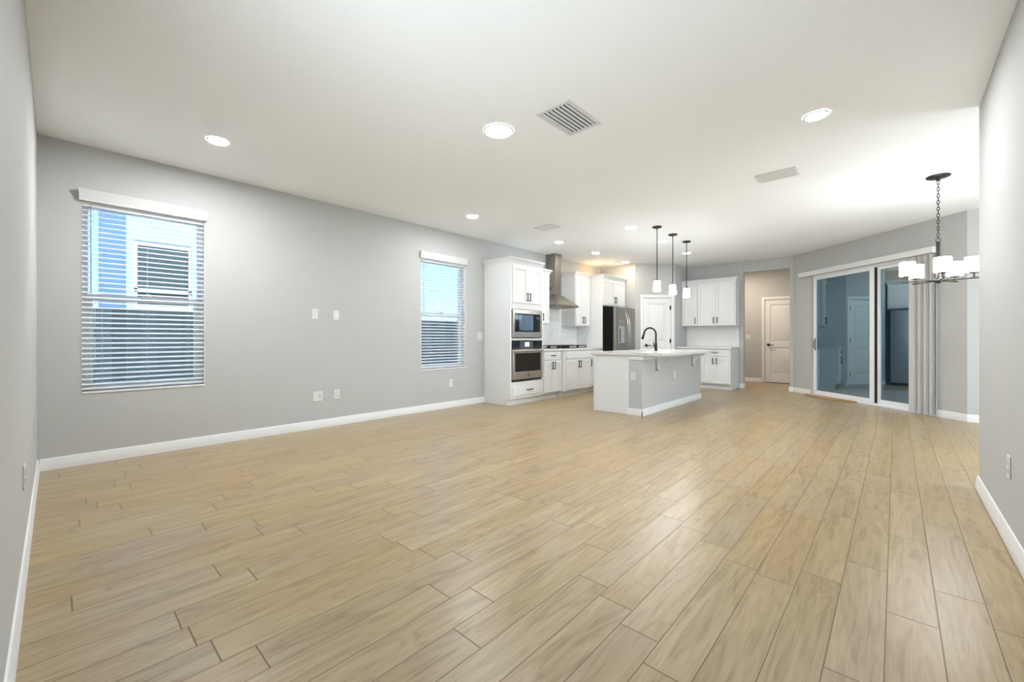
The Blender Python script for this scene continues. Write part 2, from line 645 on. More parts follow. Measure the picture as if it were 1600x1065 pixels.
baseboard('baseboard_hall_end', (1.35, 11.85), (HD[0] - 0.07, 11.85))
pn = lambda u: tuple((PD @ Vector((u, 0, 0)))[:2])
baseboard('baseboard_pantry_left', pn(0), pn(PO[0] - 0.06))
baseboard('baseboard_pantry_right', pn(PO[1] + 0.06), pn(W_N))


# ------------------------------------------------------------------ windows and blinds
def window(name, y0, y1):
    root = setting(name)
    z0, z1 = WZ
    xa, xb = -0.135, -0.085
    f = MB()
    f.box(xa, xb, y0, y0 + 0.045, z0, z1).box(xa, xb, y1 - 0.045, y1, z0, z1)
    f.box(xa, xb, y0 + 0.045, y1 - 0.045, z0, z0 + 0.045).box(xa, xb, y0 + 0.045, y1 - 0.045, z1 - 0.045, z1)
    struct('window_frame', f, M_VINYL, root, 0.003)
    s = MB()
    zr = 1.415
    ya, yb = y0 + 0.045, y1 - 0.045
    s.box(-0.115, -0.08, ya, yb, zr, zr + 0.055)                        # meeting rail
    s.box(-0.112, -0.082, ya, ya + 0.03, z0 + 0.045, zr).box(-0.112, -0.082, yb - 0.03, yb, z0 + 0.045, zr)
    s.box(-0.112, -0.082, ya + 0.03, yb - 0.03, z0 + 0.045, z0 + 0.085)
    struct('window_sash', s, M_VINYL, root, 0.003)
    struct('window_glass', MB().box(-0.1, -0.096, ya + 0.03, yb - 0.03, z0 + 0.085, zr), M_GLASS, root)
    struct('window_glass', MB().box(-0.124, -0.12, ya, yb, zr + 0.02, z1 - 0.045), M_GLASS, root)
    ym = (y0 + y1) / 2
    struct('window_latch', MB().box(-0.085, -0.068, ym - 0.035, ym + 0.035, zr + 0.055, zr + 0.07)
           .box(-0.08, -0.06, ym - 0.01, ym + 0.03, zr + 0.07, zr + 0.08), M_VINYL, root, 0.002)
    struct('window_reveal', MB().box(-0.085, 0.004, y0 + 0.0005, y0 + 0.0045, z0 + 0.016, z1).box(-0.085, 0.004, y1 - 0.0045, y1 - 0.0005, z0 + 0.016, z1), M_TRIM, root)
    struct('window_sill', MB().box(-0.08, 0.006, y0 + 0.001, y1 - 0.001, z0, z0 + 0.016), M_TRIM, root, 0.003)
    return root


window('window_1', *W1)
window('window_2', *W2)


def fixed_window(name, loc, rz, w, z0, z1, n):
    """plain glazed opening, x along the wall, y into it"""
    root = setting(name, loc, rz)
    f = MB()
    f.box(0, 0.05, 0.05, 0.11, z0, z1).box(w - 0.05, w, 0.05, 0.11, z0, z1)
    f.box(0.05, w - 0.05, 0.05, 0.11, z0, z0 + 0.05).box(0.05, w - 0.05, 0.05, 0.11, z1 - 0.05, z1)
    for i in range(1, n):
        f.box(w * i / n - 0.03, w * i / n + 0.03, 0.05, 0.11, z0 + 0.05, z1 - 0.05)
    struct('window_frame', f, M_VINYL, root)
    for i in range(n):
        xa = w * i / n + (0.03 if i else 0.05)
        xb = w * (i + 1) / n - (0.03 if i < n - 1 else 0.05)
        struct('window_glass', MB().box(xa, xb, 0.078, 0.082, z0 + 0.05, z1 - 0.05), M_GLASS, root)
    return root


fixed_window('window_3', (8.0, NW[1], 0), R(-90), NW[1] - NW[0], NW[2], NW[3], 3)
fixed_window('fill_window', (BW[1], 0, 0), R(180), BW[1] - BW[0], BW[2], BW[3], 2)  # added window, unseen, only lets the ceiling fill in


def blind(y0, y1, label):
    root = thing('window_blind', label, 'window blind', (0, y0, WZ[0]), 0, 'white window blinds on the left wall')
    w = y1 - y0
    H = WZ[1] - WZ[0]
    # valance: crown profile outside the wall, ends returned
    prof = [(0.002, H - 0.012), (0.034, H - 0.012), (0.034, H + 0.012), (0.040, H + 0.022), (0.040, H + 0.044), (0.052, H + 0.066), (0.056, H + 0.084), (0.002, H + 0.084)]
    v = MB().loft([(x, -0.012 - 0.35 * (x - 0.03) if x > 0.03 else -0.012, z) for x, z in prof],
                  [(x, w + 0.012 + 0.35 * (x - 0.03) if x > 0.03 else w + 0.012, z) for x, z in prof])
    v.build('valance', mat('valance_white', (0.64, 0.64, 0.625), 0.45) if 'valance_white' not in MATS else MATS['valance_white'], root)
    MB().box(-0.066, -0.012, 0.006, w - 0.006, H - 0.05, H - 0.003).build('headrail', M_BLIND, root, 0.002)
    s = MB()
    n = 35
    pitch = (H - 0.115) / n
    xc, half = -0.040, 0.0245
    for i in range(n):
        z = 0.060 + pitch * (i + 0.5)
        tl = 0.0065
        a = [(xc - half, 0.006, z + tl), (xc, 0.006, z + 0.0045), (xc + half, 0.006, z - tl),
             (xc + half, 0.006, z - tl - 0.0038), (xc, 0.006, z + 0.0007), (xc - half, 0.006, z + tl - 0.0038)]
        s.prism(a, (0, w - 0.012, 0))
    s.build('slats', M_BLIND, root, smooth=False)
    MB().box(xc - 0.026, xc + 0.026, 0.006, w - 0.006, 0.032, 0.050).build('bottom_rail', M_BLIND, root, 0.003)
    for yy in (0.13, w / 2, w - 0.13):
        c = MB()
        for xx in (xc - half - 0.001, xc + half + 0.001):
            c.tube([(xx, yy, 0.045), (xx, yy, H - 0.045)], 0.0011, 5)
        c.build('ladder_cord', M_CORD, root)
    MB().tube([(-0.004, 0.058, H - 0.04), (-0.004, 0.060, H - 0.80)], 0.0042, 8).build('tilt_wand', M_WAND, root)
    return root


blind(*W1, 'white horizontal slat blind on the large window nearest the left room corner')
blind(*W2, 'white horizontal slat blind on the far left-wall window, beside the oven cabinet')


# ------------------------------------------------------------------ interior doors
def panel_door(name, M0, o0, o1, ztop, lever_side, hinge_side, thick_wall, swing_gap=0.008, hinges=True, slab_mat=None):
    root = setting(name)
    root.matrix_world = M0
    slab_mat = slab_mat or M_DOOR
    cw = 0.062
    c = MB()
    for xa, xb in ((o0 - cw, o0), (o1, o1 + cw)):
        c.box(xa, xb, -0.016, 0.0, 0, ztop + cw)
    c.box(o0, o1, -0.016, 0.0, ztop, ztop + cw)
    struct('door_casing', c, M_TRIM, root, 0.004)
    j = MB()
    j.box(o0, o0 + 0.012, 0.0, thick_wall, 0, ztop).box(o1 - 0.012, o1, 0, thick_wall, 0, ztop).box(o0 + 0.012, o1 - 0.012, 0, thick_wall, ztop - 0.012, ztop)
    j.box(o0 + 0.012, o1 - 0.012, 0.055, 0.07, ztop - 0.024, ztop - 0.012)
    struct('door_jamb', j, M_TRIM, root)
    x0, x1, z0, z1 = o0 + 0.015, o1 - 0.015, 0.012, ztop - 0.015
    ya, yb = 0.008, 0.043
    s = MB()
    st = 0.105
    rails = ((z0, z0 + 0.20), (0.86, 0.99), (z1 - 0.115, z1))
    s.box(x0, x0 + st, ya, yb, z0, z1).box(x1 - st, x1, ya, yb, z0, z1)
    for a, b in rails:
        s.box(x0 + st, x1 - st, ya, yb, a, b)
    for a, b in ((rails[0][1], rails[1][0]), (rails[1][1], rails[2][0])):
        xa, xb = x0 + st, x1 - st
        s.box(xa, xb, ya + 0.012, yb - 0.004, a, b)
        s.loft([(xa + 0.035, ya + 0.012, a + 0.035), (xb - 0.035, ya + 0.012, a + 0.035), (xb - 0.035, ya + 0.012, b - 0.035), (xa + 0.035, ya + 0.012, b - 0.035)],
               [(xa + 0.055, ya + 0.004, a + 0.055), (xb - 0.055, ya + 0.004, a + 0.055), (xb - 0.055, ya + 0.004, b - 0.055), (xa + 0.055, ya + 0.004, b - 0.055)])
    slab = struct('door_slab', s, slab_mat, root, 0.003)
    lx = x0 + 0.065 if lever_side == 'L' else x1 - 0.065
    sg = 1 if lever_side == 'L' else -1
    h = MB()
    h.lathe([(0.033, 0.008), (0.033, -0.002), (0.029, -0.006), (0.012, -0.008), (0.011, -0.045)], (lx, 0, 0.92), 24, 'Y')
    h.tube([(lx, -0.045, 0.92), (lx + sg * 0.03, -0.047, 0.92), (lx + sg * 0.115, -0.045, 0.918)], [0.011, 0.010, 0.008], 10)
    h.box(x0 - 0.001 if lever_side == 'L' else x1 - 0.0, x0 + 0.001 if lever_side == 'L' else x1 + 0.001, 0.002, 0.03, 0.89, 0.95)
    struct('door_handle', h, M_BLACK, slab)
    if hinges:
        hx = x1 if hinge_side == 'R' else x0
        for zz in (0.24, 1.02, 1.76):
            g = MB()
            g.lathe([(0.008, -0.045), (0.008, 0.045)], (hx + 0.002, -0.003, zz), 10)
            g.box(hx - 0.022, hx + 0.012, -0.0015, 0.0075, zz - 0.043, zz + 0.043)
            struct('door_hinge', g, M_BLACK, root)
    return root


panel_door('door_1', PD, PO[0], PO[1], PZ, 'L', 'R', 0.12)
d2 = panel_door('door_2', frame_at(0, 11.85, 0), HD[0], HD[1], HZ, 'L', 'R', 0.15, hinges=False)

struct('door_gap_shade', MB().box(HD[0] + 0.013, HD[1] - 0.013, 0.012, 0.14, 0.0005, 0.010), M_DARK, d2)  # dark strip standing in for the shade in the gap under the door

# ------------------------------------------------------------------ sliding patio door (setting)
d3 = setting('door_3')
d3.matrix_world = SD
u0, u1 = DO
um = 1.657
f = MB()
f.box(u0, u0 + 0.03, 0.045, 0.135, 0, DZ).box(u1 - 0.03, u1, 0.045, 0.135, 0, DZ).box(u1 - 0.012, u1, 0.0, 0.045, 0, DZ)
f.box(u0 + 0.03, u1 - 0.03, 0.045, 0.135, DZ - 0.04, DZ)
f.box(u0 + 0.03, u1 - 0.03, 0.03, 0.135, 0.0, 0.022)
f.box(u0 + 0.03, u1 - 0.03, 0.058, 0.064, 0.022, 0.034).box(u0 + 0.03, u1 - 0.03, 0.10, 0.106, 0.022, 0.034)
struct('door_frame', f, M_VINYL, d3, 0.003)


def glass_panel(xa, xb, ya, yb, sl_, sr):
    p = MB()
    p.box(xa, xa + sl_, ya, yb, 0.035, DZ - 0.04).box(xb - sr, xb, ya, yb, 0.035, DZ - 0.04)
    p.box(xa + sl_, xb - sr, ya, yb, 0.035, 0.095).box(xa + sl_, xb - sr, ya, yb, DZ - 0.085, DZ - 0.04)
    fr = struct('door_panel', p, M_VINYL, d3, 0.003)
    ym = (ya + yb) / 2
    struct('door_glass', MB().box(xa + sl_, xb - sr, ym - 0.003, ym + 0.003, 0.095, DZ - 0.085), M_SLIDER, fr)
    return fr


lp = glass_panel(u0 + 0.03, um + 0.03, 0.048, 0.082, 0.028, 0.078)
rp = glass_panel(um + 0.041, u1 - 0.03, 0.094, 0.126, 0.05, 0.09)
struct('door_seal', MB().box(um + 0.0305, um + 0.0405, 0.062, 0.124, 0.03, DZ - 0.045), M_DARK, d3)
hd = MB().tube([(u0 + 0.045, 0.046, 0.88), (u0 + 0.045, 0.012, 0.90), (u0 + 0.045, 0.012, 1.03), (u0 + 0.045, 0.046, 1.05)], 0.008, 10)
hd.box(u0 + 0.033, u0 + 0.057, 0.040, 0.048, 0.85, 1.08)
struct('door_handle', hd, M_BRASS, lp)

# vertical blind drawn open to the right of the slider
vb = thing('vertical_blind', 'grey vertical vane blind stacked open at the right of the glass sliding door', 'vertical blind', (SD @ Vector((0, 0, 0)))[:], R(-43.3))
v = MB()
v.box(0.2575, 2.70, -0.105, -0.001, 2.262, 2.272 + 0.075)
v.build('valance', M_TRIM, vb, 0.004)
for i in range(12):
    x = 2.362 + i * 0.0265
    a = R(-14 - 9 * (i % 3))
    hw = 0.0445
    vv = MB()
    dx, dy = hw * math.cos(a), hw * math.sin(a)
    vv.prism([(x - dx, -0.048 - dy, 0.02), (x, -0.052, 0.02), (x + dx, -0.048 + dy, 0.02),
              (x + dx, -0.0465 + dy, 0.02), (x, -0.0505, 0.02), (x - dx, -0.0465 - dy, 0.02)], (0, 0, 2.235))
    vv.build('vane', M_VANE, vb)

tag(MB(SD).prism([(0.36, -0.012, 0.001), (0.50, -0.17, 0.001), (0.95, -0.24, 0.001), (1.45, -0.012, 0.001)], (0, 0, 0.022)).build('floor_board', M_TAN, None, 0.003),
    'flat tan board lying on the floor against the sliding glass door track', 'board')


# ------------------------------------------------------------------ cabinets
def handle_mb(x, z, y, vertical, L=0.135):
    b = MB()
    hl = L / 2
    if vertical:
        b.box(x - 0.006, x + 0.006, y - 0.034, y - 0.024, z - hl, z + hl)
        for s in (-1, 1):
            b.box(x - 0.006, x + 0.006, y - 0.024, y, z + s * (hl - 0.012) - 0.006, z + s * (hl - 0.012) + 0.006)
    else:
        b.box(x - hl, x + hl, y - 0.034, y - 0.024, z - 0.006, z + 0.006)
        for s in (-1, 1):
            b.box(x + s * (hl - 0.012) - 0.006, x + s * (hl - 0.012) + 0.006, y - 0.024, y, z - 0.006, z + 0.006)
    return b


def front(root, kind, x0, x1, z0, z1, hnd):
    """shaker door or slab drawer on the face y = 0; hnd = (x, z, vertical) or None"""
    b = MB()
    g = 0.0015
    x0, x1, z0, z1 = x0 + g, x1 - g, z0 + g, z1 - g
    if kind == 'door':
        fw = 0.056
        b.box(x0, x0 + fw, -0.020, -0.001, z0, z1).box(x1 - fw, x1, -0.020, -0.001, z0, z1)
        b.box(x0 + fw, x1 - fw, -0.020, -0.001, z0, z0 + fw).box(x0 + fw, x1 - fw, -0.020, -0.001, z1 - fw, z1)
        b.box(x0 + fw, x1 - fw, -0.010, -0.001, z0 + fw, z1 - fw)
    else:
        b.box(x0, x1, -0.020, -0.001, z0, z1)
    d = b.build(kind, M_CAB, root, 0.002)
    if hnd:
        handle_mb(hnd[0], hnd[1], -0.020, hnd[2]).build('handle', M_BLACK, d)
    return d


def crown(root, w, d, z, left, right, h=0.09, out=0.05):
    c = MB()
    L_, R_ = (1 if left else 0), (1 if right else 0)
    st = ((0.0, 0.004), (0.022, 0.010), (0.045, 0.022), (0.068, 0.042), (h - 0.014, out), (h, out))
    for k in range(len(st) - 1):
        (za, oa), (zb, ob) = st[k], st[k + 1]
        c.frus((-oa * L_, w + oa * R_, -oa, d), z + za, (-ob * L_, w + ob * R_, -ob, d), z + zb)
    return c.build('crown_molding', M_CAB, root)


def base_cab(label, loc, rz, w, d, fronts, group, ztop=0.853, toe=0.105, name='base_cabinet', side_toe=True):
    root = thing(name, label, 'cabinet', loc, rz, group)
    MB().box(0, w, 0, d, toe, ztop).build('body', M_CAB, root, 0.002)
    MB().box(0, w, 0.07, d, 0, toe).build('toe_kick', M_CAB, root)
    for fr in fronts:
        front(root, *fr)
    return root


def wall_cab(label, loc, rz, w, d, z0, z1, fronts, group, cl=False, cr=False, ch=0.09):
    root = thing('wall_cabinet', label, 'cabinet', loc, rz, group)
    MB().box(0, w, 0, d, z0, z1).build('body', M_CAB, root, 0.002)
    crown(root, w, d, z1, cl, cr, ch)
    for fr in fronts:
        front(root, *fr)
    return root


K90 = R(90)
G_B, G_U = 'white base cabinets', 'white wall cabinets'

# tall oven cabinet, with real cavities for the two appliances
TY0, TW, TD = 5.0, 0.835, 0.597
tw = thing('oven_cabinet', 'tall white cabinet housing the microwave and wall oven', 'cabinet', (0.60, TY0, 0), K90)
b = MB()
b.box(0, 0.035, 0, TD, 0.10, 2.29).box(TW - 0.035, TW, 0, TD, 0.10, 2.29)
b.box(0.035, TW - 0.035, TD - 0.02, TD, 0.10, 2.29)
b.box(0.035, TW - 0.035, 0, TD - 0.02, 0.10, 0.372).box(0.035, TW - 0.035, 0, TD - 0.02, 1.047, 1.078).box(0.035, TW - 0.035, 0, TD - 0.02, 1.556, 2.29)
b.build('body', M_CAB, tw, 0.002)
MB().box(0, TW, 0.05, TD, 0, 0.10).build('toe_kick', M_CAB, tw)
crown(tw, TW, TD, 2.29, True, False)
front(tw, 'door', 0.045, TW / 2, 1.655, 2.262, (TW / 2 - 0.035, 1.76, True))
front(tw, 'door', TW / 2, TW - 0.045, 1.655, 2.262, (TW / 2 + 0.035, 1.76, True))
front(tw, 'drawer', 0.035, TW - 0.035, 0.150, 0.300, (TW / 2 + 0.03, 0.232, False))

# microwave
mw = thing('microwave', 'stainless built-in microwave above the wall oven', 'microwave', (0.60, TY0, 0), K90)
x0, x1, z0, z1 = 0.045, TW - 0.045, 1.092, 1.546
MB().box(x0 + 0.02, x1 - 0.02, 0.0, 0.45, z0 + 0.01, z1 - 0.01).build('body', M_DARK, mw)
tr = MB()
ft = 0.062
tr.box(x0, x1, -0.020, -0.001, z1 - ft, z1).box(x0, x1, -0.020, -0.001, z0, z0 + 0.095)
tr.box(x0, x0 + 0.048, -0.020, -0.001, z0 + 0.095, z1 - ft).box(x1 - 0.05, x1, -0.020, -0.001, z0 + 0.095, z1 - ft)
tr.build('trim_frame', M_STEEL, mw, 0.003)
dr = MB().box(x0 + 0.049, x1 - 0.24, -0.026, -0.003, z0 + 0.096, z1 - ft - 0.001).build('door', M_BGLASS, mw, 0.002)
MB().box(x0 + 0.145, x1 - 0.245, -0.0275, -0.026, z0 + 0.115, z1 - ft - 0.02).build('window', mat('microwave_window', (0.34, 0.39, 0.45), 0.06, metal=0.85), dr)  # blue-grey colour stands in for outdoor light reflected in the glass
cp = MB().box(x1 - 0.238, x1 - 0.051, -0.024, -0.003, z0 + 0.096, z1 - ft - 0.001).build('control_panel', M_BGLASS, mw, 0.002)
MB().box(x1 - 0.15, x1 - 0.085, -0.0248, -0.0239, z1 - ft - 0.075, z1 - ft - 0.05).build('clock_display', M_LOGO, cp)

# wall oven
ov = thing('wall_oven', 'stainless wall oven with black glass door and lit display', 'oven', (0.60, TY0, 0), K90)
z0, z1 = 0.384, 1.040
MB().box(x0 + 0.02, x1 - 0.02, 0.0, 0.5, z0 + 0.002, z1 - 0.005).build('body', M_DARK, ov)
cpo = MB().box(x0, x1, -0.022, -0.001, 0.905, z1).build('control_panel', M_BGLASS, ov, 0.002)
MB().box(x0 + 0.165, x1 - 0.245, -0.0228, -0.022, 0.91, z1 - 0.004).build('display_glass', mat('display_glass', (0.07, 0.085, 0.095), 0.1), cpo)
MB().box(x0 + 0.29, x0 + 0.40, -0.0236, -0.0228, 0.945, 1.015).build('screen', M_SCREEN, cpo)
dd = MB()
dd.box(x0, x0 + 0.045, -0.030, -0.001, 0.41, 0.90).box(x1 - 0.045, x1, -0.030, -0.001, 0.41, 0.90)
dd.box(x0 + 0.045, x1 - 0.045, -0.030, -0.001, 0.41, 0.535).box(x0 + 0.045, x1 - 0.045, -0.030, -0.001, 0.835, 0.90)
dro = dd.build('door', M_STEEL, ov, 0.003)
MB().box(x0 + 0.045, x1 - 0.045, -0.027, -0.003, 0.535, 0.835).build('window', M_OVGLASS, dro)
hb = MB().tube([(x0 + 0.03, -0.075, 0.878), (x1 - 0.03, -0.075, 0.878)], 0.0125, 12)
for xx in (x0 + 0.05, x1 - 0.05):
    hb.box(xx - 0.011, xx + 0.011, -0.072, -0.03, 0.869, 0.887)
hb.build('handle', M_STEEL, dro)
MB().lathe([(0.016, -0.0315), (0.016, -0.030)], ((x0 + x1) / 2, 0, 0.47), 20, 'Y').build('badge', M_LOGO, dro)
MB().box(x0 + 0.01, x1 - 0.01, -0.012, -0.001, z0, 0.408).build('vent_strip', M_DARK, ov)

# base run on the left kitchen wall
Y1 = TY0 + TW + 0.003
c1w = 0.540
base_cab('white base cabinet between the oven cabinet and the cooktop cabinet', (0.60, Y1, 0), K90, c1w, 0.597,
         [('drawer', 0.012, c1w - 0.02, 0.70, 0.842, (c1w / 2, 0.775, False)),
          ('door', 0.012, c1w / 2 - 0.004, 0.125, 0.685, (c1w / 2 - 0.038, 0.595, True)),
          ('door', c1w / 2 - 0.004, c1w - 0.02, 0.125, 0.685, (c1w / 2 + 0.032, 0.595, True))], G_B)
Y2 = Y1 + c1w + 0.003
c2w = 0.905
base_cab('white base cabinet bumped out under the cooktop', (0.672, Y2, 0), K90, c2w, 0.669,
         [('drawer', 0.045, c2w - 0.045, 0.70, 0.842, None),
          ('door', 0.045, c2w / 2, 0.125, 0.685, (c2w / 2 - 0.036, 0.595, True)),
          ('door', c2w / 2, c2w - 0.045, 0.125, 0.685, (c2w / 2 + 0.036, 0.595, True))], G_B)
Y3 = Y2 + c2w + 0.003
c3w = 7.776 - Y3
base_cab('white base cabinet between cooktop and refrigerator, mostly behind the island', (0.60, Y3, 0), K90, c3w, 0.597,
         [('drawer', 0.02, c3w - 0.012, 0.70, 0.842, (c3w / 2, 0.775, False)),
          ('door', 0.02, c3w - 0.012, 0.125, 0.685, (0.06, 0.595, True))], G_B)
ct = MB()
ct.prism([(0.002, Y1, 0.855), (0.635, Y1, 0.855), (0.635, Y2 - 0.03, 0.855), (0.70, Y2 - 0.012, 0.855), (0.70, Y3 + 0.012, 0.855), (0.635, Y3 + 0.03, 0.855), (0.635, 7.776, 0.855), (0.002, 7.776, 0.855)], (0, 0, 0.036))
tag(ct.build('countertop', M_QUARTZ, None, 0.003), 'white quartz countertop running beside the oven cabinet under the range hood', 'countertop')

# cooktop
CZ = 0.8915
ck = thing('cooktop', 'black gas cooktop set on the counter below the hood', 'cooktop', (0.35, 6.80, CZ), K90)
MB().box(-0.46, 0.46, -0.26, 0.26, 0, 0.012).build('glass_top', M_BGLASS, ck, 0.003)
for bx, by, r in ((-0.30, -0.11, 0.05), (-0.30, 0.13, 0.04), (0.0, 0.03, 0.065), (0.30, -0.11, 0.04), (0.30, 0.13, 0.05)):
    MB().lathe([(r, 0.012), (r, 0.022), (r * 0.8, 0.026), (r * 0.8, 0.032), (r * 0.3, 0.035)], (bx, by, 0), 20).build('burner', M_BLACK, ck)
for gx in (-0.305, 0.0, 0.305):
    g = MB()
    for yy in (-0.235, 0.235):
        g.box(gx - 0.145, gx + 0.145, yy - 0.006, yy + 0.006, 0.040, 0.054)
    for xx in (gx - 0.139, gx + 0.139):
        g.box(xx - 0.006, xx + 0.006, -0.235, 0.235, 0.040, 0.054)
        for yy in (-0.225, 0.225):
            g.box(xx - 0.007, xx + 0.007, yy - 0.007, yy + 0.007, 0.012, 0.040)
    g.box(gx - 0.005, gx + 0.005, -0.235, 0.235, 0.042, 0.055).box(gx - 0.14, gx + 0.14, -0.105, -0.095, 0.042, 0.055).box(gx - 0.14, gx + 0.14, 0.115, 0.125, 0.042, 0.055)
    g.build('grate', M_BLACK, ck)
for i in range(5):
    MB().lathe([(0.018, 0.012), (0.017, 0.034), (0.014, 0.036)], (-0.12 + i * 0.06, -0.205, 0), 16).build('knob', M_STEEL, ck)

# backsplashes
struct('backsplash_left', MB().box(0.0005, 0.010, Y1, 7.776, 0.892, 2.40), M_TILE_Y)
struct('backsplash_far', MB().box(1.502, 2.615, 10.160, 10.1695, 0.892, 1.352), M_TILE_X)

# upper cabinets on the left kitchen wall
uw = 0.515
wall_cab('narrow white wall cabinet between the tall oven cabinet and the range hood', (0.340, Y1, 0), K90, uw, 0.328, 1.35, 2.262,
         [('door', 0.012, uw / 2, 1.36, 2.25, (uw / 2 - 0.035, 1.47, True)), ('door', uw / 2, uw - 0.012, 1.36, 2.25, (uw / 2 + 0.035, 1.47, True))], G_U, False, True)
UR = 7.215
uw = 7.776 - UR
wall_cab('white wall cabinet with paired black pulls right of the range hood', (0.340, UR, 0), K90, uw, 0.328, 1.33, 2.332,
         [('door', 0.012, uw / 2, 1.342, 2.32, (uw / 2 - 0.035, 1.455, True)), ('door', uw / 2, uw - 0.03, 1.342, 2.32, (uw / 2 + 0.035, 1.455, True))], G_U, True, False)

# refrigerator surround: tall side panel + cabinet over the refrigerator
tag(MB().box(0.002, 0.635, 7.780, 7.805, 0, 2.332).build('refrigerator_enclosure', M_CAB, None, 0.002),
    'tall white side panel standing left of the refrigerator', 'panel', None)
fw = 8.76 - 7.808
fc = wall_cab('short white wall cabinet above the stainless refrigerator', (0.630, 7.808, 0), K90, fw, 0.625, 1.765, 2.332,
              [('door', 0.012, fw / 2, 1.79, 2.32, (fw / 2 - 0.035, 1.90, True)), ('door', fw / 2, fw - 0.012, 1.79, 2.32, (fw / 2 + 0.035, 1.90, True))], G_U, False, True)

# refrigerator
fr = thing('refrigerator', 'stainless side-by-side refrigerator with water dispenser and curved handles', 'refrigerator', (0.845, 7.835, 0), K90)
FW = 0.885
MB().box(0.0, FW, 0.0, 0.80, 0.03, 1.735).build('body', M_FRIDGESIDE, fr, 0.004)
MB().box(0.01, FW - 0.01, 0.02, 0.78, 0.0, 0.03).build('base_grille', M_DARK, fr)
sx = FW * 0.535
ld = MB().prism([(0.0, -0.060, 0.06), (0.0, -0.008, 0.06), (sx - 0.003, -0.008, 0.06), (sx - 0.003, -0.060, 0.06), (sx * 0.75, -0.070, 0.06), (sx * 0.25, -0.070, 0.06)], (0, 0, 1.66))
ldo = ld.build('door', M_FSTEEL, fr, 0.006)
rd = MB().prism([(sx + 0.003, -0.060, 0.06), (sx + 0.003, -0.008, 0.06), (FW, -0.008, 0.06), (FW, -0.060, 0.06), (FW - 0.1, -0.070, 0.06), (sx + 0.1, -0.070, 0.06)], (0, 0, 1.66))
rdo = rd.build('door', M_FSTEEL, fr, 0.006)
for xx, dobj in ((sx - 0.04, ldo), (sx + 0.04, rdo)):
    pts = []
    for i in range(13):
        t_ = i / 12
        pts.append((xx, -0.066 - 0.066 * math.sin(PI * t_) ** 0.6 if 0 < i < 12 else -0.064, 0.58 + 1.02 * t_))
    MB().tube(pts, 0.013, 10).build('handle', M_STEEL, dobj)
dp = MB()
dp.box(0.13, sx - 0.09, -0.0735, -0.069, 1.33, 1.47)
dpo = dp.build('dispenser_panel', mat('dispenser_grey', (0.30, 0.28, 0.25), 0.3, metal=0.6), ldo, 0.002)
MB().box(0.13, sx - 0.09, -0.0725, -0.069, 0.98, 1.33).build('dispenser_recess', mat('dispenser_silver', (0.42, 0.44, 0.46), 0.3, metal=0.4), ldo, 0.002)
MB().box(0.165, 0.20, -0.0755, -0.0725, 1.0, 1.28).build('dispenser_paddle', M_DARK, ldo)

# range hood
rh = thing('range_hood', 'stainless chimney range hood mounted above the gas cooktop', 'range hood', (0.0, 6.79, 0))
hy = 0.345
cn = MB()
cn.frus((0.011, 0.485, -hy, hy), 1.68, (0.011, 0.485, -hy, hy), 1.72)
cn.frus((0.011, 0.485, -hy, hy), 1.72, (0.011, 0.240, -0.105, 0.105), 1.93)
cn.build('canopy', M_HSTEEL, rh, 0.002)
MB().box(0.011, 0.235, -0.100, 0.100, 1.93, CEIL - 0.001).build('chimney', M_HSTEEL, rh, 0.002)
MB().box(0.06, 0.44, -hy + 0.05, hy - 0.05, 1.675, 1.6795).build('filter', M_LOGO, rh)
vs = MB()
for k in range(5):
    vs.box(0.05, 0.14, -0.1015, -0.100, 2.02 + k * 0.016, 2.028 + k * 0.016)
vs.build('vent_slots', M_DARK, rh)

# ------------------------------------------------------------------ far wall bar cabinets
bw = 0.585
base_cab('white base cabinet at the right end of the far wall run, beside the hallway opening', (2.605 - bw, 9.565, 0), 0, bw, 0.60,
         [('drawer', 0.012, bw - 0.025, 0.70, 0.842, (bw / 2, 0.775, False)),
          ('door', 0.012, bw / 2 - 0.005, 0.125, 0.685, (bw / 2 - 0.04, 0.595, True)),
          ('door', bw / 2 - 0.005, bw - 0.025, 0.125, 0.685, (bw / 2 + 0.032, 0.595, True))], G_B)
bw2 = 2.605 - bw - 0.003 - 1.503
base_cab('white base cabinet on the far wall next to the pantry, hidden mostly by the island', (1.503, 9.565, 0), 0, bw2, 0.60,
         [('drawer', 0.012, bw2 - 0.012, 0.70, 0.842, (bw2 / 2, 0.775, False)),
          ('door', 0.012, bw2 - 0.012, 0.125, 0.685, (bw2 - 0.06, 0.595, True))], G_B)
tag(MB().box(1.503, 2.625, 9.535, 10.159, 0.855, 0.891).build('countertop', M_QUARTZ, None, 0.003),
    'white quartz countertop on the far wall cabinets under tiled backsplash', 'countertop')
w1 = 0.352
wall_cab('single-door white wall cabinet on the far wall, next to the pantry corner', (1.503, 9.845, 0), 0, w1, 0.322, 1.352, 2.292,
         [('door', 0.006, w1 - 0.006, 1.36, 2.28, (w1 - 0.045, 1.475, True))], G_U, False, False)
w2 = 2.63 - 1.503 - w1 - 0.002
wall_cab('double-door white wall cabinet on the far wall, beside the hallway opening', (1.503 + w1 + 0.002, 9.845, 0), 0, w2, 0.322, 1.352, 2.292,
         [('door', 0.006, w2 / 2 - 0.008, 1.36, 2.28, (w2 / 2 - 0.045, 1.475, True)), ('door', w2 / 2 - 0.008, w2 - 0.03, 1.36, 2.28, (w2 / 2 + 0.03, 1.475, True))], G_U, False, True)

